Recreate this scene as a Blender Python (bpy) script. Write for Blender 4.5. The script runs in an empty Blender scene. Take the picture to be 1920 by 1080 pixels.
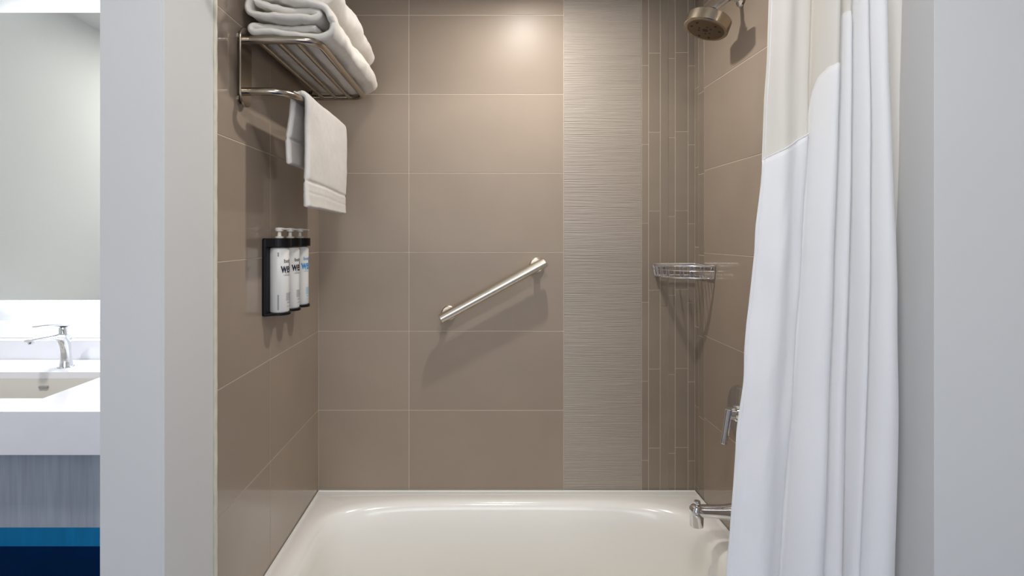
import bpy, bmesh, math, random
from mathutils import Vector, Matrix, noise
random.seed(7)
PI = math.pi
SC = bpy.context.scene
COL = SC.collection
F = 1028.0; VX, VY, CZ = 900.0, 443.0, 1.473      # focal length in pixels, vanishing point, camera height

def P(px, py, d):
    """point of the place that the photo shows at px,py and lies d metres ahead"""
    return Vector(((px - VX) / F * d, d, CZ - (py - VY) / F * d))

def lin(c):
    r = []
    for v in c[:3]:
        v /= 255.0
        r.append(v / 12.92 if v <= .04045 else ((v + .055) / 1.055) ** 2.4)
    return (r[0], r[1], r[2], 1)

# ------------------------------------------------------------------ materials
def mat(name, rgb, rough=.5, metal=0, spec=.5, coat=0, var=0, vscale=4, bump=0, bscale=200, coatior=1.5, stretch=(1, 1, 1),
        bdist=.001, island=0, emit=None, estr=0, transl=0, coatr=.05):
    m = bpy.data.materials.new(name); m.use_nodes = True
    n = m.node_tree.nodes; l = m.node_tree.links
    b = n['Principled BSDF']
    c = lin(rgb)
    b.inputs['Base Color'].default_value = c
    b.inputs['Roughness'].default_value = rough
    b.inputs['Metallic'].default_value = metal
    b.inputs['Specular IOR Level'].default_value = spec
    b.inputs['Coat Weight'].default_value = coat
    b.inputs['Coat Roughness'].default_value = coatr; b.inputs['Coat IOR'].default_value = coatior
    tc = n.new('ShaderNodeTexCoord'); mp = n.new('ShaderNodeMapping')
    mp.inputs['Scale'].default_value = stretch
    l.new(tc.outputs['Object'], mp.inputs['Vector'])
    if var or island:
        nz = n.new('ShaderNodeTexNoise'); nz.inputs['Scale'].default_value = vscale; nz.inputs['Detail'].default_value = 4
        l.new(mp.outputs[0], nz.inputs['Vector'])
        mr = n.new('ShaderNodeMapRange'); mr.inputs[1].default_value = .3; mr.inputs[2].default_value = .7
        mr.inputs[3].default_value = 1 - var; mr.inputs[4].default_value = 1 + var
        l.new(nz.outputs[0], mr.inputs[0])
        val = mr.outputs[0]
        if island:
            g = n.new('ShaderNodeNewGeometry')
            m2 = n.new('ShaderNodeMapRange'); m2.inputs[3].default_value = 1 - island; m2.inputs[4].default_value = 1 + island
            l.new(g.outputs['Random Per Island'], m2.inputs[0])
            mu = n.new('ShaderNodeMath'); mu.operation = 'MULTIPLY'
            l.new(val, mu.inputs[0]); l.new(m2.outputs[0], mu.inputs[1]); val = mu.outputs[0]
        vm = n.new('ShaderNodeVectorMath'); vm.operation = 'SCALE'
        vm.inputs[0].default_value = c[:3]; l.new(val, vm.inputs['Scale'])
        l.new(vm.outputs[0], b.inputs['Base Color'])
    if bump:
        n2 = n.new('ShaderNodeTexNoise'); n2.inputs['Scale'].default_value = bscale; n2.inputs['Detail'].default_value = 3
        l.new(mp.outputs[0], n2.inputs['Vector'])
        bp = n.new('ShaderNodeBump'); bp.inputs['Strength'].default_value = bump; bp.inputs['Distance'].default_value = bdist
        l.new(n2.outputs[0], bp.inputs['Height']); l.new(bp.outputs[0], b.inputs['Normal'])
    if emit:
        b.inputs['Emission Color'].default_value = lin(emit); b.inputs['Emission Strength'].default_value = estr
    if transl:
        t = n.new('ShaderNodeBsdfTranslucent'); t.inputs['Color'].default_value = c
        mx = n.new('ShaderNodeMixShader'); mx.inputs[0].default_value = transl
        l.new(b.outputs[0], mx.inputs[1]); l.new(t.outputs[0], mx.inputs[2])
        l.new(mx.outputs[0], n['Material Output'].inputs['Surface'])
    return m

TILE = (154, 139, 124)
M = dict(
    tile=mat('taupe_tile', TILE, .4, spec=.3, var=.035, vscale=5, island=.05),
    tileside=mat('taupe_side_tile', TILE, .3, spec=.2, coat=1, coatr=.06, coatior=1.25, var=.035, vscale=5, island=.05),
    strip=mat('taupe_strip_tile', (143, 130, 116), .3, spec=.4, var=.04, vscale=9, island=.05),
    rib=mat('ribbed_tile', (160, 149, 137), .36, spec=.7, var=.05, vscale=3, stretch=(1.5, 1, 60), bump=.7, bscale=4.2, bdist=.005, island=.02),
    grout=mat('pale_grout', (196, 184, 166), .8, bump=.2),
    paint=mat('white_wall_paint', (213, 213, 212), .55, spec=.3, var=.01, bump=.05, bscale=300),
    caulk=mat('cream_caulk', (205, 199, 180), .5, var=.08, vscale=30),
    ceil=mat('ceiling_paint', (232, 231, 228), .7),
    floor=mat('navy_floor', (8, 46, 108), .5, var=.12, vscale=6),
    bluelight=mat('blue_light_wall', (45, 185, 255), .45, var=.15, vscale=5, stretch=(4, 4, .4)),  # blue light below the vanity, painted into the wall colour
    tub=mat('white_acrylic', (248, 246, 241), .2, spec=.5, coat=.3),
    chrome=mat('polished_chrome', (225, 226, 228), .07, 1),
    nickel=mat('brushed_nickel', (178, 166, 148), .24, 1),
    steel=mat('satin_steel', (172, 162, 148), .24, 1),
    bar=mat('brushed_grab_bar_steel', (222, 214, 200), .33, 1),
    wire=mat('bright_chrome_wire', (238, 238, 238), .22, 1),
    darknickel=mat('shower_face_nickel', (120, 106, 88), .35, 1),
    rubber=mat('dark_rubber', (50, 44, 38), .6),
    terry=mat('white_terry', (234, 229, 221), .95, spec=.1, bump=.8, bscale=900, bdist=.002, var=.03, vscale=60),
    terry2=mat('white_terry_weave', (222, 217, 211), .95, spec=.1, bump=.7, bscale=700, bdist=.002, var=.03, vscale=50),
    fabric=mat('white_curtain_fabric', (251, 251, 252), .8, spec=.15, transl=.22, bump=.35, bscale=600, bdist=.001, var=.01),
    black=mat('black_plastic', (9, 8, 13), .45, spec=.25),
    bottle=mat('white_bottle_plastic', (232, 230, 226), .3),
    pump=mat('white_pump_plastic', (238, 232, 222), .35),
    ink=mat('navy_print', (22, 26, 52), .5),
    inkgrey=mat('grey_print', (150, 150, 152), .5),
    inkblue=mat('light_blue_print', (40, 140, 205), .5),
    inkpale=mat('pale_blue_print', (150, 195, 225), .5),
    quartz=mat('white_quartz', (232, 233, 238), .22, var=.015, vscale=12),
    ceramic=mat('white_ceramic', (205, 202, 196), .15),
    wood=mat('grey_wood_laminate', (160, 167, 178), .5, var=.14, vscale=6, stretch=(10, 10, .5)),
    mirror=mat('mirror_silver', (236, 239, 235), .02, 1),
    led=mat('led_diffuser', (255, 255, 255), .5, emit=(238, 244, 255), estr=8),
    lens=mat('lamp_lens', (255, 255, 255), .5, emit=(255, 240, 220), estr=6),
    whitemetal=mat('white_enamel', (235, 235, 232), .4),
    glass=None,
)
g = bpy.data.materials.new('added_window_glass'); g.use_nodes = True
g.node_tree.nodes['Principled BSDF'].inputs['Transmission Weight'].default_value = 1
g.node_tree.nodes['Principled BSDF'].inputs['Roughness'].default_value = 0
M['glass'] = g
# sheer voile: a weave of threads that lets part of the light straight through
s = bpy.data.materials.new('sheer_voile'); s.use_nodes = True
nn = s.node_tree.nodes; ll = s.node_tree.links
pb = nn['Principled BSDF']; pb.inputs['Base Color'].default_value = lin((236, 233, 226)); pb.inputs['Roughness'].default_value = .85
pb.inputs['Specular IOR Level'].default_value = .1
tr = nn.new('ShaderNodeBsdfTransparent'); tl = nn.new('ShaderNodeBsdfTranslucent'); tl.inputs['Color'].default_value = lin((236, 233, 226))
m1 = nn.new('ShaderNodeMixShader'); m1.inputs[0].default_value = .25; m2 = nn.new('ShaderNodeMixShader'); m2.inputs[0].default_value = .07
ll.new(pb.outputs[0], m1.inputs[1]); ll.new(tl.outputs[0], m1.inputs[2]); ll.new(m1.outputs[0], m2.inputs[1]); ll.new(tr.outputs[0], m2.inputs[2])
ll.new(m2.outputs[0], nn['Material Output'].inputs['Surface'])
M['sheer'] = s

# ------------------------------------------------------------------ mesh helpers
class MB:
    def __init__(s): s.v = []; s.f = []; s.mi = []
    def add(s, vs, fs, mi=0):
        o = len(s.v); s.v += [Vector(v) for v in vs]
        s.f += [[i + o for i in f] for f in fs]; s.mi += [mi] * len(fs)
    def box(s, a, b, mi=0):
        (x0, y0, z0), (x1, y1, z1) = a, b
        x0, x1 = min(x0, x1), max(x0, x1); y0, y1 = min(y0, y1), max(y0, y1); z0, z1 = min(z0, z1), max(z0, z1)
        s.add([(x0, y0, z0), (x1, y0, z0), (x1, y1, z0), (x0, y1, z0), (x0, y0, z1), (x1, y0, z1), (x1, y1, z1), (x0, y1, z1)],
              [[0, 3, 2, 1], [4, 5, 6, 7], [0, 1, 5, 4], [1, 2, 6, 5], [2, 3, 7, 6], [3, 0, 4, 7]], mi)
    def rings(s, rs, closed_v=True, cap=True, mi=0):
        n = len(rs[0]); o = [v for r in rs for v in r]; fs = []
        for i in range(len(rs) - 1):
            for j in range(n if closed_v else n - 1):
                k = (j + 1) % n
                fs.append([i * n + j, i * n + k, (i + 1) * n + k, (i + 1) * n + j])
        if cap:
            fs.append(list(range(n))[::-1]); fs.append([(len(rs) - 1) * n + j for j in range(n)])
        s.add(o, fs, mi)
    def tube(s, pts, r, n=16, mi=0, cap=True, closed=False):
        pts = [Vector(p) for p in pts]; R = r if isinstance(r, (list, tuple)) else [r] * len(pts)
        rs = []; up = None
        for i, p in enumerate(pts):
            if closed: t = pts[(i + 1) % len(pts)] - pts[i - 1]
            else: t = (pts[min(i + 1, len(pts) - 1)] - pts[max(i - 1, 0)])
            t.normalize()
            if up is None:
                up = Vector((0, 0, 1)) if abs(t.z) < .9 else Vector((1, 0, 0))
            a = t.cross(up); a.normalize(); b = a.cross(t); b.normalize(); up = b
            rs.append([p + (a * math.cos(2 * PI * k / n) + b * math.sin(2 * PI * k / n)) * R[i] for k in range(n)])
        if closed: rs.append(rs[0]); cap = False
        s.rings(rs, cap=cap, mi=mi)
    def lathe(s, c, axis, prof, n=40, mi=0, cap=True):
        c = Vector(c); ax = Vector(axis).normalized()
        a = ax.orthogonal().normalized(); b = ax.cross(a)
        rs = [[c + ax * h + (a * math.cos(2 * PI * k / n) + b * math.sin(2 * PI * k / n)) * max(r, .00005) for k in range(n)] for r, h in prof]
        s.rings(rs, cap=cap, mi=mi)
    def extrude_poly(s, poly, vec, mi=0):
        n = len(poly); poly = [Vector(p) for p in poly]; vec = Vector(vec)
        s.add(poly + [p + vec for p in poly], [list(range(n))[::-1], [n + i for i in range(n)]] +
              [[i, (i + 1) % n, n + (i + 1) % n, n + i] for i in range(n)], mi)
    def build(s, name, mats, parent=None, smooth=False, bevel=0, seg=2, subsurf=0, angle=35, label=None):
        org = Vector((0, 0, 0))
        p = parent
        while p is not None: org += p.location; p = p.parent
        me = bpy.data.meshes.new(name)
        me.from_pydata([tuple(v - org) for v in s.v], [], s.f)
        mats = mats if isinstance(mats, (list, tuple)) else [mats]
        for m in mats: me.materials.append(m)
        for p_, i in zip(me.polygons, s.mi): p_.material_index = i
        bm = bmesh.new(); bm.from_mesh(me); bmesh.ops.recalc_face_normals(bm, faces=bm.faces); bm.to_mesh(me); bm.free()
        if smooth:
            me.shade_smooth() if hasattr(me, 'shade_smooth') else None
            me.set_sharp_from_angle(angle=math.radians(angle))
        o = bpy.data.objects.new(name, me); COL.objects.link(o)
        if parent is not None: o.parent = parent
        if bevel:
            b = o.modifiers.new('bevel', 'BEVEL'); b.width = bevel; b.segments = seg; b.limit_method = 'ANGLE'; b.angle_limit = math.radians(40)
        if subsurf:
            q = o.modifiers.new('sub', 'SUBSURF'); q.levels = subsurf; q.render_levels = subsurf
        if label: o['label'] = label
        return o

def thing(name, label, cat, loc, group=None):
    o = bpy.data.objects.new(name, None); COL.objects.link(o); o.location = loc; o.empty_display_size = .05
    o['label'] = label; o['category'] = cat
    if group: o['group'] = group
    return o
def tag(o, label, cat, group=None):
    o['label'] = label; o['category'] = cat
    if group: o['group'] = group
    return o
def struct(o): o['kind'] = 'structure'; return o

def arc(c, u, v, r, a0, a1, n):
    c, u, v = Vector(c), Vector(u), Vector(v)
    return [c + u * r * math.cos(a0 + (a1 - a0) * i / n) + v * r * math.sin(a0 + (a1 - a0) * i / n) for i in range(n + 1)]
def fillet(pts, r, n=8):
    pts = [Vector(p) for p in pts]; out = [pts[0]]
    for i in range(1, len(pts) - 1):
        a, b, c = pts[i - 1], pts[i], pts[i + 1]
        u = (a - b).normalized(); v = (c - b).normalized(); R = min(r, (a - b).length * .49, (c - b).length * .49)
        p0 = b + u * R; p1 = b + v * R
        for k in range(n + 1):
            t = k / n; out.append(p0 * (1 - t) ** 2 + b * 2 * t * (1 - t) + p1 * t * t)
    out.append(pts[-1]); return out

# ------------------------------------------------------------------ the setting
XL, XR, YB = -.631, .839, 2.14       # tiled side walls and back wall of the tub alcove
YF = 1.096                           # face of the stud walls
YT = 1.31                            # front edge of the tiling
ZT = .48                             # tub rim
CEIL, ROOF = 2.455, 2.74
ZJ = [.4855 - .3085 * 2, .4855 - .3085] + [.4855 + .3085 * k for k in range(8)]
GAP = .0013; TH = .006

def rows(zmin, zmax):
    z = [q for q in ZJ if zmin < q < zmax]; return [zmin] + z + [zmax]

# back wall
b = MB()
b.box((XL - .05, YB + TH, 0), (XR + .05, YB + .12, CEIL), 0)
b.box((XL - .004, YB + .0009, 0), (XR + .004, YB + TH + .001, CEIL), 1)
xs = [XL, -.277, .3268]
rz = rows(.02, CEIL)
for i in range(len(rz) - 1):
    for j in range(2):
        b.box((xs[j] + GAP, YB, rz[i] + GAP), (xs[j + 1] - GAP, YB + TH, rz[i + 1] - GAP), 2)
b.box((.3268 + GAP * .6, YB - .001, .02), (.631 - GAP, YB + TH, CEIL), 3)
sx = [.631, .658, .7036, .7348, .762, .812, XR]
off = [.057, .002, .21, .027, .004, .085]
pro = [0, 0, .002, .0, .0, .0]
for k in range(6):
    z = .02; zs = [z]
    z = .02 + off[k] + .15
    while z < CEIL: zs.append(z); z += .3085
    base = {0: 715, 1: 692, 2: None, 3: 702, 4: 691, 5: 716}[k]
    if base:
        zz = CZ - (base - VY) / F * YB; zs = [.02]; z = zz - .3085 * 4
        while z < CEIL:
            if z > .05: zs.append(z)
            z += .3085
    else: zs = [.02, 1.2]
    zs.append(CEIL)
    for i in range(len(zs) - 1):
        b.box((sx[k] + GAP * .8, YB - pro[k], zs[i] + GAP * .8), (sx[k + 1] - GAP * .8, YB + TH, zs[i + 1] - GAP * .8), 4)
struct(b.build('wall_back', [M['paint'], M['grout'], M['tile'], M['rib'], M['strip']], bevel=.0006, seg=1))

# left partition: tiled on the shower side, painted elsewhere
b = MB()
b.box((-.76, YF, 0), (XL - TH, 2.62, ROOF), 0)
b.box((XL - TH, YF, 0), (XL, YT - .012, CEIL), 0)
b.box((XL - TH, YT - .010, 0), (XL - .0009, YB + .001, CEIL), 1)
for i in range(len(rz) - 1):
    for y0, y1 in ((YT, 1.65), (1.65, YB)):
        b.box((XL - TH, y0 + GAP, rz[i] + GAP), (XL, y1 - GAP, rz[i + 1] - GAP), 2)
struct(b.build('wall_left', [M['paint'], M['grout'], M['tileside']], bevel=.0006, seg=1))
# tile edge bead with rough caulk
b = MB()
pts = [(XL + .0005 + .0008 * noise.noise((0, 0, z * 30)), YT - .006 + .001 * noise.noise((5, 0, z * 22)), z) for z in [i * .02 for i in range(int(CEIL / .02))]]
b.tube(pts, .0058, 8)
struct(b.build('trim_1', M['caulk'], smooth=True))

# right partition
b = MB()
XJ = .908
b.box((XR + TH, YT - .01, 0), (XR + .13, 2.3, ROOF), 0)
b.box((XJ, YF, 0), (2.0, YT + .05, ROOF), 0)
b.box((XR + .0009, YT, 0), (XR + TH, YB + .001, CEIL), 1)
b.box((XR + .0005, YT - .012, 0), (XJ + .01, YT, CEIL), 0)
for y0, y1, zsh, mi in ((2.104, YB, .02, 4), (2.053, 2.104, -.01, 4), (1.443, 2.053, 0, 2), (YT, 1.443, 0, 2)):
    for i in range(len(rz) - 1):
        a = rz[i] + (zsh if i else 0); c = rz[i + 1] + (zsh if i < len(rz) - 2 else 0)
        b.box((XR, y0 + GAP * .8, a + GAP), (XR + TH, y1 - GAP * .8, c - GAP), mi)
struct(b.build('wall_right', [M['paint'], M['grout'], M['tileside'], M['rib'], M['strip']], bevel=.0006, seg=1))

# room shell
RX0, RX1, RY0 = -2.34, 1.95, -2.0
def slab(name, a, c, m):
    q = MB(); q.box(a, c); return struct(q.build(name, m))
slab('floor', (RX0 - .1, RY0 - .1, -.1), (RX1 + .1, 2.75, 0), M['floor'])
b = MB()
b.box((RX0 - .1, RY0 - .1, ROOF), (RX1 + .1, 2.75, ROOF + .1))
b.box((XL - TH, YF, CEIL), (XJ, YB + .12, ROOF))
struct(b.build('ceiling', M['ceil']))
slab('wall_vanity', (RX0, 2.62, 0), (-.76, 2.74, ROOF), M['paint'])
slab('wall_base_blue_light', (RX0, 2.605, 0), (-.76, 2.6195, .42), M['bluelight'])  # foot of the vanity wall, its blue light put into the colour
slab('wall_far_left', (RX0 - .1, RY0, 0), (RX0, 2.74, ROOF), M['paint'])
slab('wall_far_right', (RX1, RY0, 0), (RX1 + .1, YF, ROOF), M['paint'])
# wall behind the camera; its unseen window is added to light the room
WX0, WX1, WZ0, WZ1 = -1.2, 1.3, .7, 2.45
b = MB()
b.box((RX0, RY0 - .12, 0), (WX0, RY0, ROOF)); b.box((WX1, RY0 - .12, 0), (RX1, RY0, ROOF))
b.box((WX0, RY0 - .12, 0), (WX1, RY0, WZ0)); b.box((WX0, RY0 - .12, WZ1), (WX1, RY0, ROOF))
struct(b.build('wall_front', M['paint']))
b = MB()
for a, c in (((WX0, WZ0), (WX0 + .05, WZ1)), ((WX1 - .05, WZ0), (WX1, WZ1)), ((WX0, WZ0), (WX1, WZ0 + .05)), ((WX0, WZ1 - .05), (WX1, WZ1)), ((.03, WZ0), (.07, WZ1))):
    b.box((a[0], RY0 - .09, a[1]), (c[0], RY0 - .03, c[1]))
win = struct(b.build('added_window_1', M['whitemetal']))
b = MB(); b.box((WX0 + .05, RY0 - .062, WZ0 + .05), (WX1 - .05, RY0 - .058, WZ1 - .05)); b.build('pane', M['glass'], win)

# ------------------------------------------------------------------ bathtub
TY0, TY1 = 1.36, YB - .003
tx0, tx1 = XL, XR
tub = thing('bathtub', 'white glossy alcove bathtub along the bottom of the tiled wall', 'bathtub', ((tx0 + tx1) / 2, (TY0 + TY1) / 2, 0))
cx, cy = (tx0 + tx1) / 2, 1.757
N = 160
def se(th, a, bb, n):
    c, s_ = math.cos(th), math.sin(th)
    r = (abs(c / a) ** n + abs(s_ / bb) ** n) ** (-1 / n)
    return r * c, r * s_
def ring(a, bb, n, z, dx=0, dy=0):
    out = []
    for k in range(N):
        x, y = se(2 * PI * k / N, a, bb, n); out.append(Vector((cx + dx + x, cy + dy + y, z)))
    return out
def rect_ring(m, z):
    out = []
    for k in range(N):
        th = 2 * PI * k / N; c, s_ = math.cos(th), math.sin(th)
        X0, X1, Y0, Y1 = tx0 + m - cx, tx1 - m - cx, TY0 + m - cy, TY1 - m - cy
        t = 1e9
        if c > 1e-9: t = min(t, X1 / c)
        if c < -1e-9: t = min(t, X0 / c)
        if s_ > 1e-9: t = min(t, Y1 / s_)
        if s_ < -1e-9: t = min(t, Y0 / s_)
        out.append(Vector((cx + c * t, cy + s_ * t, z)))
    # pull the nearest samples onto the true corners
    for X, Y in ((X0, Y0), (X0, Y1), (X1, Y0), (X1, Y1)):
        k = min(range(N), key=lambda k: (out[k].x - cx - X) ** 2 + (out[k].y - cy - Y) ** 2)
        out[k] = Vector((cx + X, cy + Y, z))
    return out
A, B_ = .668, .298
rs = [rect_ring(.0005, .0), rect_ring(.0005, ZT - .012), rect_ring(.002, ZT - .003), rect_ring(.006, ZT)]
rs += [ring(A + .022, B_ + .020, 4.6, ZT - .0005), ring(A + .010, B_ + .009, 4.5, ZT - .002), ring(A, B_, 4.4, ZT - .007),
       ring(A - .009, B_ - .007, 4.3, ZT - .016), ring(A - .017, B_ - .012, 4.2, ZT - .030)]
for t in [i / 12 for i in range(1, 13)]:
    e = t ** 1.6
    a = A - .019 - .105 * e - .03 * t ** 4; bb = B_ - .014 - .035 * e - .03 * t ** 4
    rs.append(ring(a, bb, 4.2 - .9 * t, ZT - .030 - .32 * math.sin(t * PI / 2) ** .95, dx=.035 * e))
for q in (.92, .75, .5, .25, .02):
    rs.append(ring((A - .154) * q, (B_ - .079) * q, 3.2, ZT - .352 - .004 * (1 - q), dx=.035))
b = MB(); b.rings(rs, cap=True)
b.build('tub_shell', M['tub'], tub, smooth=True, angle=50)
b = MB()
b.tube([(tx0 + .004, TY0, ZT + .0015), (tx0 + .004, TY1 - .004, ZT + .0015), (tx1 - .004, TY1 - .004, ZT + .0015), (tx1 - .004, TY0, ZT + .0015)], .0035, 8)
b.build('caulk_bead', M['whitemetal'], tub, smooth=True)
b = MB()
oc = Vector((.7555, 1.757, .378))
b.lathe(oc, (-1, 0, .22), [(.001, -.012), (.028, -.012), (.037, -.002), (.039, .003), (.037, .008), (.02, .0105), (.0, .011)], 48)
b.build('overflow_plate', M['chrome'], tub, smooth=True, angle=30)
b = MB(); b.lathe((.62, 1.757, ZT - .3525), (0, 0, 1), [(.0, 0), (.035, 0), (.036, .003), (.03, .006), (.0, .008)], 32)
b.build('drain', M['chrome'], tub, smooth=True)

# ------------------------------------------------------------------ towel shelf on the left wall
SZ = 1.988; XO = -.428; Y0s, Y1s = 1.440, 2.035
rack = thing('towel_shelf', 'satin steel towel shelf with rods and lower bar mounted on the left tiled wall', 'towel rack', (XL, (Y0s + Y1s) / 2, 1.9))
for yy in (Y0s, Y1s):
    b = MB()
    # stadium plate standing just off the wall, on two short pins
    w, z0, z1 = .034, 1.812, 2.020
    prof = [Vector((0, w * math.cos(a), w * math.sin(a))) for a in [PI * i / 14 for i in range(15)]]
    poly = [Vector((XL + .012, yy, z1 - w)) + p for p in prof] + [Vector((XL + .012, yy, z0 + w)) + Vector((0, -p.y, -p.z)) for p in prof]
    b.extrude_poly(poly, (.006, 0, 0))
    pl = b.build('wall_plate', M['steel'], rack, smooth=True, bevel=.0018, seg=2)
    for zz in (z0 + .022, z1 - .022):
        b = MB(); b.lathe((XL, yy, zz), (1, 0, 0), [(.014, 0), (.014, .003), (.008, .004), (.008, .013)], 24)
        b.build('mounting_pin', M['steel'], pl, smooth=True)
b = MB()
path = fillet([(XL + .016, Y0s, SZ), (XO, Y0s, SZ), (XO, Y1s, SZ), (XL + .016, Y1s, SZ)], .055, 12)
b.tube(path, .0103, 20)
b.build('shelf_frame', M['steel'], rack, smooth=True)
for x in (-.583, -.534, -.484):
    b = MB(); b.tube([(x, Y0s, SZ - .001), (x, Y1s, SZ - .001)], .0068, 14); b.build('shelf_rod', M['steel'], rack, smooth=True)
b = MB(); BX, BZ = -.500, 1.853
path = fillet([(XL + .016, Y0s, BZ), (BX - .03, Y0s, BZ), (BX, Y0s + .05, BZ), (BX, Y1s - .05, BZ), (BX - .03, Y1s, BZ), (XL + .016, Y1s, BZ)], .05, 10)
b.tube(path, .0103, 20)
b.build('towel_bar', M['steel'], rack, smooth=True)

def resample(pts, step):
    pts = [Vector((p[0], p[1])) for p in pts]; out = [pts[0].copy()]; acc = 0
    for i in range(len(pts) - 1):
        a, c = pts[i], pts[i + 1]; L = (c - a).length; t = step - acc
        while t <= L:
            out.append(a + (c - a) * (t / L)); t += step
        acc = (acc + L) % step
    return out
def smooth2(pts, it):
    for _ in range(it):
        pts = [pts[0]] + [pts[i - 1] * .25 + pts[i] * .5 + pts[i + 1] * .25 for i in range(1, len(pts) - 1)] + [pts[-1]]
    return pts
def cloth(path, y0, y1, t, ny=40, step=.003, amp=.004, seed=0, tf=None, yskew=None, sm=3, nf=9):
    """thick ribbon: path in the x-z plane swept along y, rounded at its ends"""
    pts = smooth2(resample(path, step), sm); n = len(pts); loops = []
    nor = []
    for i in range(n):
        d = pts[min(i + 1, n - 1)] - pts[max(i - 1, 0)]; d.normalize(); nor.append(Vector((-d.y, d.x)))
    for j in range(ny + 1):
        v = j / ny; e = min(v, 1 - v) * (y1 - y0)
        er = min(1, math.sqrt(max(0, 1 - (1 - min(1, e / (t * .5))) ** 2)) + .12)
        y = y0 + (y1 - y0) * v
        L, R = [], []
        for i, p in enumerate(pts):
            s_ = min(i, n - 1 - i) * step
            tt = t * .5 * min(1, math.sqrt(max(0, 1 - (1 - min(1, s_ / (t * .5))) ** 2)) + .1) * er
            if tf: tt *= tf(p, i / (n - 1), v)
            w = noise.noise((p.x * nf + seed, y * nf * .6, p.y * nf * 1.3)) * amp
            w2 = noise.noise((p.x * nf * 4 + seed, y * nf * 2.5, p.y * nf * 4 + 9)) * amp * .25
            q = Vector((p.x + w * .7 + w2, p.y + w + w2))
            yy = y + (yskew(p, i / (n - 1), v) if yskew else 0)
            a = q + nor[i] * tt; c = q - nor[i] * tt
            L.append(Vector((a.x, yy, a.y))); R.append(Vector((c.x, yy, c.y)))
        loops.append(L + R[::-1])
    m = MB(); m.rings(loops, cap=False)
    # close both ends along the ribbon
    for base in (0, ny):
        o = base * 2 * n
        fs = [[o + i, o + i + 1, o + 2 * n - 2 - i, o + 2 * n - 1 - i] for i in range(n - 1)]
        m.f += fs; m.mi += [0] * len(fs)
    return m

# two folded bath towels lying on the shelf
def bez(*p):
    return [Vector(q) for q in p]
def rnd(pts, r=.012):
    return [Vector((p.x, p.y)) for p in fillet([Vector((a[0], a[1], 0)) for a in pts], r, 6)]
z0 = SZ + .0205
lower = rnd([(-.425, z0 + .0225), (-.52, z0 + .020), (-.598, z0 + .0200), (-.606, z0 + .010), (-.598, z0), (-.42, z0), (-.392, z0 + .010), (-.384, z0 + .028), (-.40, z0 + .058), (-.45, z0 + .076),
             (-.53, z0 + .0865), (-.600, z0 + .093), (-.616, z0 + .072), (-.600, z0 + .047), (-.555, z0 + .041), (-.426, z0 + .038), (-.416, z0 + .050), (-.446, z0 + .0605), (-.53, z0 + .0635), (-.588, z0 + .070)], .014)
def sk(p, u, v): return .012 * math.sin(u * 23) * (1 - v) - .02 * (1 - v) * (1 if p.y > z0 + .035 else 0) - .02 * v * (p.y > z0 + .05)
m = cloth(lower, 1.440, 2.035, .0165, ny=80, amp=.011, seed=3, nf=13, yskew=sk)
tag(m.build('bath_towel', M['terry'], smooth=True, angle=80), 'lower folded white bath towel resting on the shelf rods', 'towel', 'folded towels on the shelf')
z1 = z0 + .107
upper = rnd([(-.43, z1 + .0215), (-.52, z1 + .021), (-.580, z1 + .022), (-.590, z1 + .011), (-.575, z1 + .006), (-.50, z1 - .001), (-.42, z1 - .018), (-.399, z1 - .010), (-.386, z1 + .006), (-.396, z1 + .034), (-.44, z1 + .066),
             (-.53, z1 + .080), (-.590, z1 + .086), (-.606, z1 + .066), (-.590, z1 + .046), (-.54, z1 + .041), (-.428, z1 + .036), (-.419, z1 + .046), (-.445, z1 + .057), (-.56, z1 + .062)], .014)
def sk2(p, u, v): return .015 * math.sin(u * 17 + 1) * (1 - v)
m = cloth(upper, 1.445, 2.0, .0165, ny=80, amp=.011, seed=11, nf=13, yskew=sk2)
tag(m.build('bath_towel', M['terry'], smooth=True, angle=80), 'upper folded white bath towel, topmost on the towel shelf', 'towel', 'folded towels on the shelf')

# hand towel hanging on the lower bar
R_ = .0187
hp = [(-.529, 1.672), (-.531, 1.74), (-.522, 1.80), (BX - R_, BZ - .004)] + [(BX - R_ * math.cos(a), BZ + R_ * math.sin(a)) for a in [PI * i / 10 for i in range(1, 10)]] + \
     [(BX + R_, BZ - .005), (-.480, 1.78), (-.481, 1.70), (-.484, 1.62), (-.483, 1.552)]
def band(p, u, v):
    f = 1.0
    if p.x > -.5:
        for c, w, k in ((1.628 - .012 * v, .005, .45), (1.614 - .012 * v, .010, .10), (1.596 - .01 * v, .004, .12)):
            f -= k * math.exp(-((p.y - c) / w) ** 2)
        f *= 1 + .12 * math.exp(-((p.y - 1.556) / .01) ** 2)
    else:
        f -= .45 * math.exp(-((p.y - 1.745) / .005) ** 2)
    return f
def hk(p, u, v): return .012 * max(0, (1.7 - p.y)) * (v - .5) + (.006 if p.x < BX else 0) - (.015 * (1 - v) if p.x < BX - .01 else 0)
m = cloth(hp, 1.520, 1.955, .0155, ny=70, step=.0025, amp=.003, seed=21, tf=band, yskew=hk, sm=4)
tag(m.build('hand_towel', M['terry2'], smooth=True, angle=80), 'white hand towel draped over the lower bar of the towel shelf', 'towel')

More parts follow.
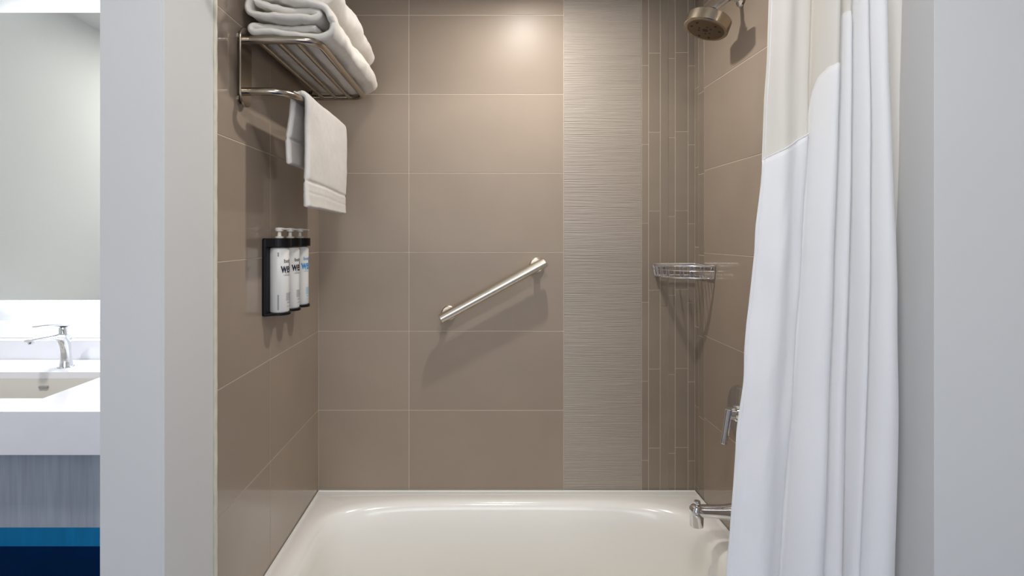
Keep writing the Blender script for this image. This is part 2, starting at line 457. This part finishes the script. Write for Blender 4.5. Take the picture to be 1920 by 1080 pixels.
# ------------------------------------------------------------------ dispenser bracket and bottles
HY0, HY1 = 1.585, 1.873; HB, HT = 1.240, 1.467
hold = thing('bottle_bracket', 'black wall bracket holding three white pump bottles on the left tiled wall', 'dispenser bracket', (XL, (HY0 + HY1) / 2, HB))
cyl = [1.636, 1.728, 1.820]; BXc = -.5985; BR = .0285
b = MB(); b.box((XL, HY0, HB), (XL + .012, HY1, HT)); b.build('back_plate', M['black'], hold, bevel=.004, seg=3)
def scallop(r, zlo, zhi, hole=None):
    poly = [(XL + .010, HY0), ]
    for c in cyl:
        poly += [(BXc + r * math.cos(a), c + r * math.sin(a)) for a in [-PI / 2 + PI * i / 18 for i in range(19)]]
    poly.append((XL + .010, HY1))
    poly[1:1] = [(BXc, HY0)] if False else []
    return [Vector((x, max(HY0, min(HY1, y)), zlo)) for x, y in poly], zhi - zlo
for nm, lo, hi, r in (('top_collar', HT - .026, HT, .034), ('base_tray', HB, HB + .008, .0325)):
    po, h = scallop(r, lo, hi); b = MB(); b.extrude_poly(po, (0, 0, h)); b.build(nm, M['black'], hold, bevel=.0015, seg=2)

def text_obj(name, body, size, cylR, ang0, zc, m, parent, bold=0, sx=1.0):
    cu = bpy.data.curves.new('tmp_text', 'FONT'); cu.body = body; cu.size = size; cu.align_x = 'CENTER'; cu.align_y = 'CENTER'; cu.offset = bold
    to = bpy.data.objects.new('tmp_text', cu); COL.objects.link(to)
    bpy.context.view_layer.update()
    me = bpy.data.meshes.new_from_object(to.evaluated_get(bpy.context.evaluated_depsgraph_get()))
    bpy.data.objects.remove(to); bpy.data.curves.remove(cu)
    bm = bmesh.new(); bm.from_mesh(me)
    bmesh.ops.triangulate(bm, faces=bm.faces)
    for _ in range(4):
        ed = [e for e in bm.edges if e.calc_length() > .0025]
        if not ed: break
        bmesh.ops.subdivide_edges(bm, edges=ed, cuts=1)
        bmesh.ops.triangulate(bm, faces=bm.faces)
    for v in bm.verts:
        a = ang0 + v.co.x * sx / cylR; z = v.co.y + zc
        v.co = Vector((cylR * math.cos(a), cylR * math.sin(a), z))
    bm.to_mesh(me); bm.free(); me.name = name
    me.materials.clear(); me.materials.append(m)
    o = bpy.data.objects.new(name, me); COL.objects.link(o); o.parent = parent
    return o
def curved_patch(mb, r, a0, a1, zlo, zhi, n=8, mi=0):
    vs = []; fs = []
    for i in range(n + 1):
        a = a0 + (a1 - a0) * i / n
        vs += [(r * math.cos(a), r * math.sin(a), zlo), (r * math.cos(a), r * math.sin(a), zhi)]
    for i in range(n): fs.append([2 * i, 2 * i + 2, 2 * i + 3, 2 * i + 1])
    mb.add(vs, fs, mi)

BH = 1.4435 - (HB + .008)
def make_bottle(label, main, small, title):
    t = thing('pump_bottle', label, 'bottle', (0, 0, 0), 'pump bottles in the black bracket')
    b = MB(); b.lathe((0, 0, 0), (0, 0, 1), [(.0, 0), (.0255, 0), (BR, .004), (BR, BH - .014), (.0265, BH - .006), (.012, BH), (.0105, BH + .026)], 48)
    b.build('bottle_body', M['bottle'], t, smooth=True, angle=40)
    b = MB(); h = BH + .024
    b.lathe((0, 0, 0), (0, 0, 1), [(.012, h), (.0125, h + .004), (.006, h + .006), (.005, h + .018), (.0115, h + .021), (.0125, h + .028), (.010, h + .031), (.0, h + .032)], 28)
    prof = []
    for s_, w, hh in ((-.002, .0085, .007), (.014, .0075, .0062), (.026, .005, .0045), (.031, .0042, .0032)):
        c = Vector((math.cos(-.15) * s_, math.sin(-.15) * s_, h + .0275 - .03 * s_))
        side = Vector((-math.sin(-.15), math.cos(-.15), 0))
        prof.append([c + side * w * math.cos(a) + Vector((0, 0, hh * .5 * math.sin(a))) for a in [2 * PI * k / 14 for k in range(14)]])
    b.rings(prof)
    b.build('pump_head', M['pump'], t, smooth=True, angle=40)
    r = BR + .0004
    text_obj('brand_print', 'well', .040, r, -.36, BH * .665, main, t, bold=.0009, sx=.62)
    text_obj('title_print', title, .0155, r, -.3, BH * .775, main, t, bold=.0002)
    text_obj('detail_print', 'shower', .0085, r, -.2, BH * .60, M['inkgrey'], t)
    text_obj('detail_print', 'refresh gel', .008, r, -.2, BH * .565, small, t, bold=.0001)
    b = MB()
    for k in range(9): curved_patch(b, r, -.52, .36, BH * (.285 - .0135 * k), BH * (.285 - .0135 * k) + .0013)
    for k in range(3): curved_patch(b, r, -.36 + .24 * k, -.24 + .24 * k, BH * .135, BH * .135 + .004)
    curved_patch(b, r, -.4, .3, BH * .085, BH * .085 + .0015)
    b.build('fine_print', small if main is M['inkblue'] else M['inkgrey'], t)
    b = MB(); curved_patch(b, r, -1.42, -1.26, .008, BH * .27, 4)
    b.build('level_window', M['inkgrey'], t)
    b = MB(); curved_patch(b, r, -1.40, -1.26, BH - .030, BH - .018, 4); b.build('fill_mark', M['inkgrey'], t)
    return t
bt = [make_bottle('nearest white pump bottle in the bracket, with navy lettering and a grey level strip', M['ink'], M['inkgrey'], 'bath'),
      make_bottle('middle white pump bottle in the black bracket, navy lettering', M['ink'], M['inkgrey'], 'bath'),
      make_bottle('white pump bottle with light blue lettering, farthest in the bracket', M['inkblue'], M['inkpale'], 'body')]
for t, yy in zip(bt, cyl): t.location = (BXc, yy, HB + .008)

# ------------------------------------------------------------------ grab bar
e0 = P(826, 598, 2.083); e1 = P(1023, 491, 2.083)
gb = thing('grab_bar', 'diagonal polished steel grab bar fixed to the back tiled wall', 'grab bar', ((e0 + e1) / 2))
dr = (e1 - e0).normalized()
b = MB(); b.tube([e0, e0 + dr * .002, e1 - dr * .002, e1], [.0165, .0182, .0182, .0165], 32)
b.build('rail', M['bar'], gb, smooth=True, angle=30)
for s_, q in ((.032, e0), (-.032, e1)):
    c = q + dr * s_; c = Vector((c.x, YB - .0005, c.z))
    b = MB(); b.lathe(c, (0, -1, 0), [(.0, -.0005), (.0285, -.0005), (.029, .002), (.0285, .008), (.0265, .010), (.0245, .0085), (.013, .0085), (.012, .014), (.012, .05)], 40)
    b.build('flange', M['bar'], gb, smooth=True, angle=30)

# ------------------------------------------------------------------ corner wire basket
bk = thing('corner_basket', 'chrome wire soap basket in the right corner of the shower', 'soap basket', (XR - .003, YB - .003, 1.32))
def outline(r, z, inset=0):
    ex, ey = .163 - inset, .178 - inset
    c = Vector((XR - .006, YB - .014, z)); pts = []
    for i in range(25):
        a = PI / 2 * i / 24
        n_ = 2.4
        cc, ss = math.cos(a), math.sin(a); rr = ((cc / ex) ** n_ + (ss / ey) ** n_) ** (-1 / n_)
        pts.append(c + Vector((-rr * cc, -rr * ss, 0)))
    return pts
zt, zb = 1.366, 1.322
def full(z, inset=0):
    o = outline(0, z, inset); return o + [Vector((XR - .006, YB - .014, z))]
b = MB(); b.tube(full(zt), .0042, 10, closed=True)
b.build('top_rim', M['wire'], bk, smooth=True)
b = MB(); b.tube(full(zb, .008), .0036, 10, closed=True); b.tube(outline(0, (zt + zb) / 2 + .004, .002), .0014, 8)
b.build('bottom_rim', M['wire'], bk, smooth=True)
o1 = outline(0, zt, 0); o2 = outline(0, zb, .008)
for i in [0, 1, 3, 4, 6, 7, 9, 10, 12, 14, 15, 17, 18, 20, 21, 23, 24]:
    b = MB(); b.tube([o1[i], o2[i]], .002, 8); b.build('side_wire', M['wire'], bk, smooth=True)
for i in range(1, 24, 2):
    p = o2[i]; t = min(XR - .006 - p.x, YB - .014 - p.y)
    b = MB(); b.tube([p, p + Vector((t, t, 0))], .0022, 8); b.build('base_wire', M['wire'], bk, smooth=True)
b = MB()
b.box((XR - .150, YB - .016, zt - .012), (XR - .118, YB - .0075, zt + .004)); b.build('mounting_clip', M['wire'], bk, bevel=.002)
b = MB(); b.box((XR - .006, YB - .165, zt - .012), (XR - .0002, YB - .13, zt + .004))
b.build('mounting_clip', M['wire'], bk, bevel=.002)

# ------------------------------------------------------------------ shower head
SY = 1.757
fl = Vector((XR, SY, 2.238))
sh = thing('shower_fixture', 'round brushed nickel shower head on a bent arm, high on the right wall', 'shower head', fl)
b = MB(); b.lathe(fl, (-1, 0, 0), [(.0, 0), (.030, 0), (.031, .002), (.028, .006), (.016, .009), (.0125, .012), (.012, .02)], 36)
b.build('wall_flange', M['chrome'], sh, smooth=True)
hd = P(1326, 47, SY - .01)
ax = Vector((.37, 0.03, .93)).normalized()
j0 = hd + ax * .050
b = MB(); b.tube(fillet([fl + Vector((-.01, 0, 0)), fl + Vector((-.038, 0, .0)), j0 + Vector((.012, 0, .012)), j0 - ax * .006], .030, 12), .0105, 20)
b.build('shower_arm', M['chrome'], sh, smooth=True)
b = MB(); b.lathe(hd, ax, [(.0, -.0165), (.060, -.0165), (.0670, -.0160), (.0690, -.0140), (.069, .0195), (.0675, .021), (.0265, .0212), (.0262, .036), (.0245, .0375), (.0185, .0378), (.0180, .040), (.0165, .050), (.012, .055), (.0, .057)], 64)
body = b.build('shower_head', M['nickel'], sh, smooth=True, angle=22)
b = MB(); u = ax.orthogonal().normalized(); w_ = ax.cross(u)
b.lathe(hd - ax * .0165, -ax, [(.0, .0), (.058, .0), (.057, .0015), (.0, .0022)], 48)
face = b.build('spray_face', M['darknickel'], body, smooth=True)
b = MB()
for k in range(3):
    for (rr, sz) in ((.020, .0035), (.044, .004)):
        a = 2 * PI * k / 3 + (.5 if rr > .03 else 0)
        for s_ in (-1, 1):
            aa = a + s_ * .35
            c = hd - ax * .018 + (u * math.cos(aa) + w_ * math.sin(aa)) * rr
            b = MB(); b.lathe(c, -ax, [(.0, -.001), (sz, -.001), (sz, .001), (0, .0012)], 12)
            b.build('spray_nozzle', M['rubber'], body, smooth=True)
b = MB(); b.lathe(hd - ax * .018, -ax, [(.0, -.001), (.009, -.001), (.009, .0008), (0, .001)], 20)
b.build('spray_nozzle', M['rubber'], body, smooth=True)

# ------------------------------------------------------------------ valve
vc = Vector((XR, SY + .008, .903))
va = thing('shower_valve', 'round chrome shower valve with a hanging lever, beside the curtain edge', 'shower valve', vc)
b = MB(); b.lathe(vc, (-1, 0, 0), [(.0, 0), (.087, 0), (.088, .002), (.086, .005), (.05, .008), (.026, .009), (.0, .010)], 64)
b.build('escutcheon', M['chrome'], va, smooth=True, angle=30)
b = MB(); b.lathe(vc, (-1, 0, 0), [(.026, .006), (.026, .02), (.021, .024), (.019, .040), (.0, .042)], 32)
b.build('hub', M['chrome'], va, smooth=True, angle=30)
lv0 = Vector((XR - .044, SY - .004, .915)); lv1 = Vector((XR - .060, SY - .004, .812))
b = MB(); d_ = (lv1 - lv0).normalized(); b.tube([lv0 - d_ * .006, lv0 - d_ * .004, lv1, lv1 + d_ * .002], [.0095, .011, .011, .0095], 28)
b.build('lever_handle', M['chrome'], va, smooth=True, angle=30)

# ------------------------------------------------------------------ tub spout
sp = thing('tub_spout', 'chrome tub spout with diverter knob above the right end of the bathtub', 'tub spout', (XR, SY, .6))
b = MB(); rs = []
for x, zc_, ry, rz_ in ((XR, .588, .030, .030), (XR - .02, .588, .028, .028), (XR - .06, .590, .024, .022), (XR - .10, .592, .0225, .0195), (XR - .135, .593, .022, .019), (XR - .152, .594, .021, .018), (XR - .163, .594, .016, .014), (XR - .167, .594, .006, .006)):
    rs.append([Vector((x, SY + ry * math.cos(a), zc_ + rz_ * math.sin(a))) for a in [2 * PI * k / 32 for k in range(32)]])
b.rings(rs)
b.build('spout_body', M['chrome'], sp, smooth=True, angle=60)
b = MB(); b.lathe((XR - .145, SY, .545), (0, 0, 1), [(.0, .004), (.017, .004), (.018, 0), (.021, .001), (.0215, .03), (.0215, .052), (.017, .064), (.008, .069), (0, .070)], 36)
b.build('spout_nozzle', M['chrome'], sp, smooth=True, angle=40)
b = MB(); b.lathe((XR - .143, SY, .605), (0, 0, 1), [(.004, 0), (.004, .008), (.009, .010), (.0105, .015), (.009, .020), (0, .022)], 24)
b.build('diverter_knob', M['chrome'], sp, smooth=True)

# ------------------------------------------------------------------ shower curtain
cu = thing('shower_curtain', 'white shower curtain with a sheer top, gathered at the right wall', 'shower curtain', (.74, 1.17, 2.07))
EDG = [(0, [1441, 1542, 1579, 1602, 1628, 1667]), (300, [1431, 1533, 1576, 1601, 1628, 1678]), (540, [1409, 1521, 1571, 1600, 1627, 1690]), (810, [1381, 1502, 1562, 1596, 1621, 1692]), (1080, [1357, 1482, 1552, 1589, 1611, 1693])]
YC = 1.168
def edges_at(z):
    py = VY + (CZ - z) * F / YC
    py_ = max(-120, min(1400, py))
    for i in range(len(EDG) - 1):
        if py_ <= EDG[i + 1][0] or i == len(EDG) - 2:
            t = (py_ - EDG[i][0]) / (EDG[i + 1][0] - EDG[i][0]); t = max(-.4, min(1.35, t))
            return [a + (c - a) * t for a, c in zip(EDG[i][1], EDG[i + 1][1])]
NP = 26
AMP = [.052, .052, .034, .034, .050]; BACK = [.022, .050, .030, .030, .014, .04]
def curtain_row(z):
    e = edges_at(z); pts = []
    for i in range(5):
        for k in range(NP + (1 if i == 4 else 0)):
            t = k / NP
            yb = YC + BACK[i] * (1 - t) + BACK[i + 1] * t
            bulge = math.sin(PI * t) ** .55 if 0 < t < 1 else 0
            if i == 0:
                bulge = max(0, min(1, (math.sin(PI * (t * .86 + .14)) - 0) ** .5 if t < 1 else 0)); 
                bulge *= .82 + .18 * math.cos(t * 9 + z * 2)
            A_ = AMP[i] * (1 + .15 * math.sin(z * 3 + i))
            y = yb - A_ * bulge
            px = e[i] + (e[i + 1] - e[i]) * t
            # pixels are quoted at the curtain's mean distance
            x = (px - VX) / F * YC
            if i == 0:
                wz = noise.noise((t * 3, z * 5, 1)) * .006 + noise.noise((t * 9, z * 16, 4)) * .0016 * (z < 1.7)
                y += wz
                if t < .12: x += .0045 * noise.noise((0, z * 9, 3)) * (1 - t / .12)
            else:
                y += noise.noise((i + t * 2, z * 4, 7)) * .005
            pts.append(Vector((x, y, z)))
    # the hidden return of the gathered cloth behind the folds
    return pts
ZTOP, ZBOT = 2.055, .06
def hem_z(u):      # height where the sheer top ends, along the width
    kn = [(0, 1.637), (1, 1.700), (1.02, 1.78), (1.10, 1.815), (1.30, 1.832), (1.6, 1.838), (2, 1.838), (2.02, 1.95), (2.5, 1.95), (2.98, 1.92), (3.02, 2.01), (5, 2.03)]
    for i in range(len(kn) - 1):
        if u <= kn[i + 1][0]:
            t = (u - kn[i][0]) / (kn[i + 1][0] - kn[i][0]); return kn[i][1] + (kn[i + 1][1] - kn[i][1]) * t
    return kn[-1][1]
ncol = 5 * NP + 1
def grid(za, zb_, nr):
    rs = []
    for j in range(nr + 1):
        row = []
        for c in range(ncol):
            u = c / NP; z = za(u) + (zb_(u) - za(u)) * j / nr
            row.append(curtain_row_cached(z)[c])
        rs.append(row)
    return rs
_cache = {}
def curtain_row_cached(z):
    k = round(z, 3)
    if k not in _cache: _cache[k] = curtain_row(k)
    return _cache[k]
b = MB(); b.rings(grid(lambda u: ZBOT, hem_z, 110), closed_v=False, cap=False)
o = b.build('fabric_panel', M['fabric'], cu, smooth=True, angle=180)
sol = o.modifiers.new('thick', 'SOLIDIFY'); sol.thickness = .0016; sol.offset = 0
b = MB(); b.rings(grid(lambda u: hem_z(u) - .006, lambda u: ZTOP, 24), closed_v=False, cap=False)
for v in b.v: v.y += .0012
o = b.build('sheer_panel', M['sheer'], cu, smooth=True, angle=180)
# hem seams
b = MB()
pts = []
for c in range(0, NP + 1):
    u = c / NP; p = curtain_row_cached(hem_z(u))[c].copy(); p.y -= .001; pts.append(p)
b.tube(pts, .0012, 6)
pts = [curtain_row_cached(z)[1].copy() + Vector((0, -.0006, 0)) for z in [ZBOT + i * .03 for i in range(66)]]
b.tube(pts, .0011, 6)
b.build('hem_seam', M['fabric'], cu, smooth=True)
# rod and rings above the frame
rod = thing('curtain_rod', 'chrome curtain rod spanning the alcove opening above the shower curtain', 'curtain rod', (.13, 1.175, 2.10))
b = MB(); b.tube([(XL + .004, 1.175, 2.10), (XJ - .004, 1.175, 2.10)], .0125, 20); b.build('rod_tube', M['chrome'], rod, smooth=True)
for x, s_ in ((XL, 1), (XJ, -1)):
    b = MB(); b.lathe((x, 1.175, 2.10), (s_, 0, 0), [(.0, 0), (.035, 0), (.033, .008), (.015, .014), (.014, .02)], 28); b.build('rod_flange', M['chrome'], rod, smooth=True)
e = edges_at(2.05)
first = None
for k in range(7):
    x = .645 + k * .036
    if first is None:
        b = MB(); b.tube([Vector((0, .021 * math.cos(a), -.007 + .027 * math.sin(a))) for a in [2 * PI * i / 28 for i in range(28)]], .0022, 8, closed=True)
        q = b.build('curtain_ring', M['chrome'], smooth=True); first = q
    else:
        q = first.copy(); COL.objects.link(q)
    q.location = (x, 1.175, 2.096)
    tag(q, 'thin chrome ring on the curtain rod holding the gathered shower curtain', 'curtain ring', 'curtain rings on the rod')

# ------------------------------------------------------------------ vanity
CT = .90; VF = 1.79; SX0, SX1, SY0, SY1 = -2.087, -1.545, 1.938, 2.31
VXL, VXR = RX0 + .001, -.7605; VB = 2.6045
ct = thing('countertop', 'thick white quartz countertop of the vanity at the left edge', 'countertop', ((VXL + VXR) / 2, 2.2, .76))
b = MB(); T = .027
b.box((VXL, VF, CT - T), (SX0, VB, CT)); b.box((SX1, VF, CT - T), (VXR, VB, CT)); b.box((SX0, VF, CT - T), (SX1, SY0, CT)); b.box((SX0, SY1, CT - T), (SX1, VB, CT))
b.build('worktop', M['quartz'], ct)
b = MB(); b.box((VXL, VF, .759), (VXR, VF + .025, CT - T)); b.build('apron', M['quartz'], ct)
b = MB(); b.box((VXL, 2.55, CT), (VXR, VB, .989)); b.build('backsplash', M['quartz'], ct, bevel=.0015)
bs = thing('wall_ledge', 'low white ledge above the backsplash under the glowing mirror', 'ledge', (-1.75, 2.612, .989))
b = MB(); b.box((VXL, 2.606, .990), (VXR, 2.6195, 1.07)); b.build('ledge_board', M['quartz'], bs)
# sink
sk_ = thing('undermount_sink', 'rectangular white undermount sink set in the vanity countertop', 'sink', ((SX0 + SX1) / 2, (SY0 + SY1) / 2, .74))
b = MB(); rs = []
def rr(x0, x1, y0, y1, z, r):
    out = []
    for cx_, cy_, a0 in ((x1 - r, y1 - r, 0), (x0 + r, y1 - r, PI / 2), (x0 + r, y0 + r, PI), (x1 - r, y0 + r, 1.5 * PI)):
        out += [Vector((cx_ + r * math.cos(a0 + PI / 2 * i / 6), cy_ + r * math.sin(a0 + PI / 2 * i / 6), z)) for i in range(7)]
    return out
for m_, z, r in ((-.012, CT - T - .0005, .03), (.0, CT - T - .0005, .03), (.002, CT - T - .006, .035), (.012, .80, .05), (.03, .765, .06), (.07, .750, .06), (.15, .745, .03)):
    rs.append(rr(SX0 + m_, SX1 - m_, SY0 + m_, SY1 - m_, z, r))
rs = [rr(SX0 - .012, SX1 + .012, SY0 - .012, SY1 + .012, CT - T - .012, .03), rs[0]] + rs[1:]
b.rings(rs, cap=False)
n_ = len(b.v); b.f.append([n_ - 28 + i for i in range(28)]); b.mi.append(0)
b.build('basin', M['ceramic'], sk_, smooth=True, angle=50)
b = MB(); b.box((-1.850, SY1 - .016, .836), (-1.812, SY1 - .0035, .846)); b.build('overflow_slot', M['inkgrey'], sk_, bevel=.003)
b = MB(); b.lathe((-1.816, 2.12, .7455), (0, 0, 1), [(0, 0), (.028, 0), (.028, .003), (0, .006)], 24); b.build('drain', M['chrome'], sk_, smooth=True)
# faucet
fx, fy = -1.816, 2.405
fa = thing('basin_faucet', 'chrome single lever faucet standing behind the vanity sink', 'faucet', (fx, fy, CT))
b = MB(); b.lathe((fx, fy, CT), (0, 0, 1), [(0, 0), (.031, 0), (.032, .002), (.030, .005), (.026, .006), (0, .007)], 36); b.build('base_ring', M['chrome'], fa, smooth=True)
b = MB(); rs = []
def oval(c, ux, uy, n=28):
    return [c + ux * math.cos(2 * PI * k / n) + uy * math.sin(2 * PI * k / n) for k in range(n)]
for t, y, z, a_, b2 in ((0, 0, .005, .026, .028), (0, 0, .03, .0225, .024), (0, -.004, .07, .021, .022), (0, -.010, .10, .0225, .026), (0, -.018, .125, .024, .032)):
    rs.append(oval(Vector((fx, fy + y, CT + z)), Vector((a_, 0, 0)), Vector((0, b2, 0))))
rs.append(oval(Vector((fx, fy - .015, CT + .148)), Vector((.023, 0, 0)), Vector((0, .031, .006))))
b.rings(rs); b.build('faucet_body', M['chrome'], fa, smooth=True)
b = MB(); rs = []
for s_, z, w_a, h_a in ((-.01, .126, .022, .020), (.05, .139, .021, .015), (.10, .147, .020, .010), (.15, .151, .019, .007), (.20, .152, .018, .005)):
    rs.append(oval(Vector((fx, fy - s_, CT + z)), Vector((w_a, 0, 0)), Vector((0, .003, h_a))))
b.rings(rs); b.lathe((fx, fy - .188, CT + .136), (0, 0, 1), [(0, 0), (.010, 0), (.0105, .004), (.0105, .014)], 20)
b.build('spout', M['chrome'], fa, smooth=True)
b = MB(); b.lathe((fx, fy - .012, CT + .145), (0, -.1, 1), [(.019, 0), (.018, .02), (.016, .034), (0, .036)], 28); b.build('cartridge', M['chrome'], fa, smooth=True)
b = MB(); rs = []
for s_, z, w_a, h_a in ((-.045, .181, .012, .004), (-.02, .182, .019, .007), (.02, .186, .019, .008), (.08, .196, .017, .0055), (.14, .203, .015, .004), (.168, .204, .013, .003)):
    rs.append(oval(Vector((fx, fy - s_, CT + z)), Vector((w_a, 0, 0)), Vector((0, .001, h_a))))
b.rings(rs); b.build('lever', M['chrome'], fa, smooth=True)
# floating cabinet
cb = thing('vanity_cabinet', 'grey vertical grained vanity cabinet hanging under the white countertop', 'cabinet', ((VXL + VXR) / 2, 2.2, .5))
b = MB(); b.box((VXL, VF + .07, .492), (VXR, VB, .735))
b.build('carcass', M['wood'], cb)
for k in range(2):
    x0_ = VXL + .003 + k * 1.20; b = MB(); b.box((x0_, VF + .052, .494), (min(x0_ + 1.196, VXR), VF + .0695, .757)); b.build('door', M['wood'], cb, bevel=.001)
# lit mirror
MX0, MX1, MZ0, MZ1, MY = -2.33, -.86, 1.178, 2.505, 2.53
mi = thing('backlit_mirror', 'large frameless backlit mirror glowing at top and bottom above the vanity', 'mirror', ((MX0 + MX1) / 2, 2.6, MZ0))
b = MB(); b.box((MX0, MY, MZ0), (MX1, MY + .006, MZ1)); b.build('mirror_glass', M['mirror'], mi)
b = MB(); b.box((MX0 + .06, MY + .0065, MZ0 + .05), (MX1 - .06, 2.6195, MZ1 - .05)); b.build('back_box', M['whitemetal'], mi)
for za, zb_ in ((MZ0 + .018, MZ0 + .049), (MZ1 - .049, MZ1 - .018)):
    b = MB(); b.box((MX0 + .06, MY + .014, za), (MX1 - .06, 2.60, zb_)); b.build('light_strip', M['led'], mi, label='glowing white light strip')

# ------------------------------------------------------------------ ceiling lamps
def downlight(name, label, x, y, z, r):
    t = thing(name, label, 'ceiling light', (x, y, z))
    b = MB(); b.lathe((x, y, z - .0005), (0, 0, -1), [(r + .02, 0), (r + .02, .004), (r + .015, .006), (r, .003), (r, .0)], 40, cap=False); b.build('trim_ring', M['whitemetal'], t, smooth=True)
    b = MB(); b.lathe((x, y, z - .0005), (0, 0, -1), [(0, 0), (r - .001, 0), (r - .001, .002), (0, .0022)], 40); b.build('lens', M['lens'], t, smooth=True)
    return t
LX, LY = .2, 1.72
downlight('shower_downlight', 'round recessed downlight in the ceiling above the bathtub', LX, LY, CEIL, .055)
downlight('unseen_room_downlight', 'added unseen round downlight in the room ceiling before the vanity', -1.6, 1.3, ROOF, .07)  # unseen lamp added to brighten the vanity and what the mirror reflects

def area(name, loc, rot, sx_, sy_, W, col, shape='RECTANGLE', spread=180):
    l = bpy.data.lights.new(name, 'AREA'); l.shape = shape; l.size = sx_
    if shape == 'RECTANGLE': l.size_y = sy_
    l.energy = W; l.color = col; l.spread = math.radians(spread)
    o = bpy.data.objects.new(name, l); COL.objects.link(o); o.location = loc; o.rotation_euler = rot
    return o
area('shower_downlight_lamp', (LX, LY, CEIL - .008), (0, 0, 0), .06, 0, 9, (1, .965, .915), 'DISK', 170)
downlight('unseen_room_downlight', 'round recessed downlight in the room ceiling in front of the bathtub alcove', .1, .4, ROOF, .14)
area('room_lamp_alcove', (.1, .4, ROOF - .01), (0, 0, 0), .28, 0, 12, (1, .97, .94), 'DISK')
area('added_vanity_fill', (-1.6, 1.3, ROOF - .01), (0, 0, 0), .14, 0, 21, (1, .97, .94), 'DISK')  # added fill for the vanity side
area('added_window_fill', ((WX0 + WX1) / 2, RY0 - .02, (WZ0 + WZ1) / 2), (PI / 2, 0, 0), 2.4, 1.65, 39, (.93, .965, 1))  # cool fill added behind the camera, set in the added window

w = bpy.data.worlds.new('sky'); SC.world = w; w.use_nodes = True
bg = w.node_tree.nodes['Background']; sky = w.node_tree.nodes.new('ShaderNodeTexSky'); sky.sky_type = 'NISHITA'; sky.sun_disc = False; sky.sun_elevation = math.radians(40)
w.node_tree.links.new(sky.outputs[0], bg.inputs[0]); bg.inputs[1].default_value = .15

# ------------------------------------------------------------------ camera
cd = bpy.data.cameras.new('camera'); cam = bpy.data.objects.new('camera', cd); COL.objects.link(cam)
cam.location = (0, 0, CZ); cam.rotation_euler = (PI / 2, 0, 0)
cd.sensor_width = 36; cd.lens = F * 36 / 1920
cd.shift_x = (960 - VX) / 1920; cd.shift_y = -(540 - VY) / 1920
cd.clip_start = .02
SC.camera = cam
vs = SC.view_settings
vs.view_transform = 'Standard'; vs.look = 'None'; vs.gamma = 1; vs.use_curve_mapping = False; vs.exposure = 0.0
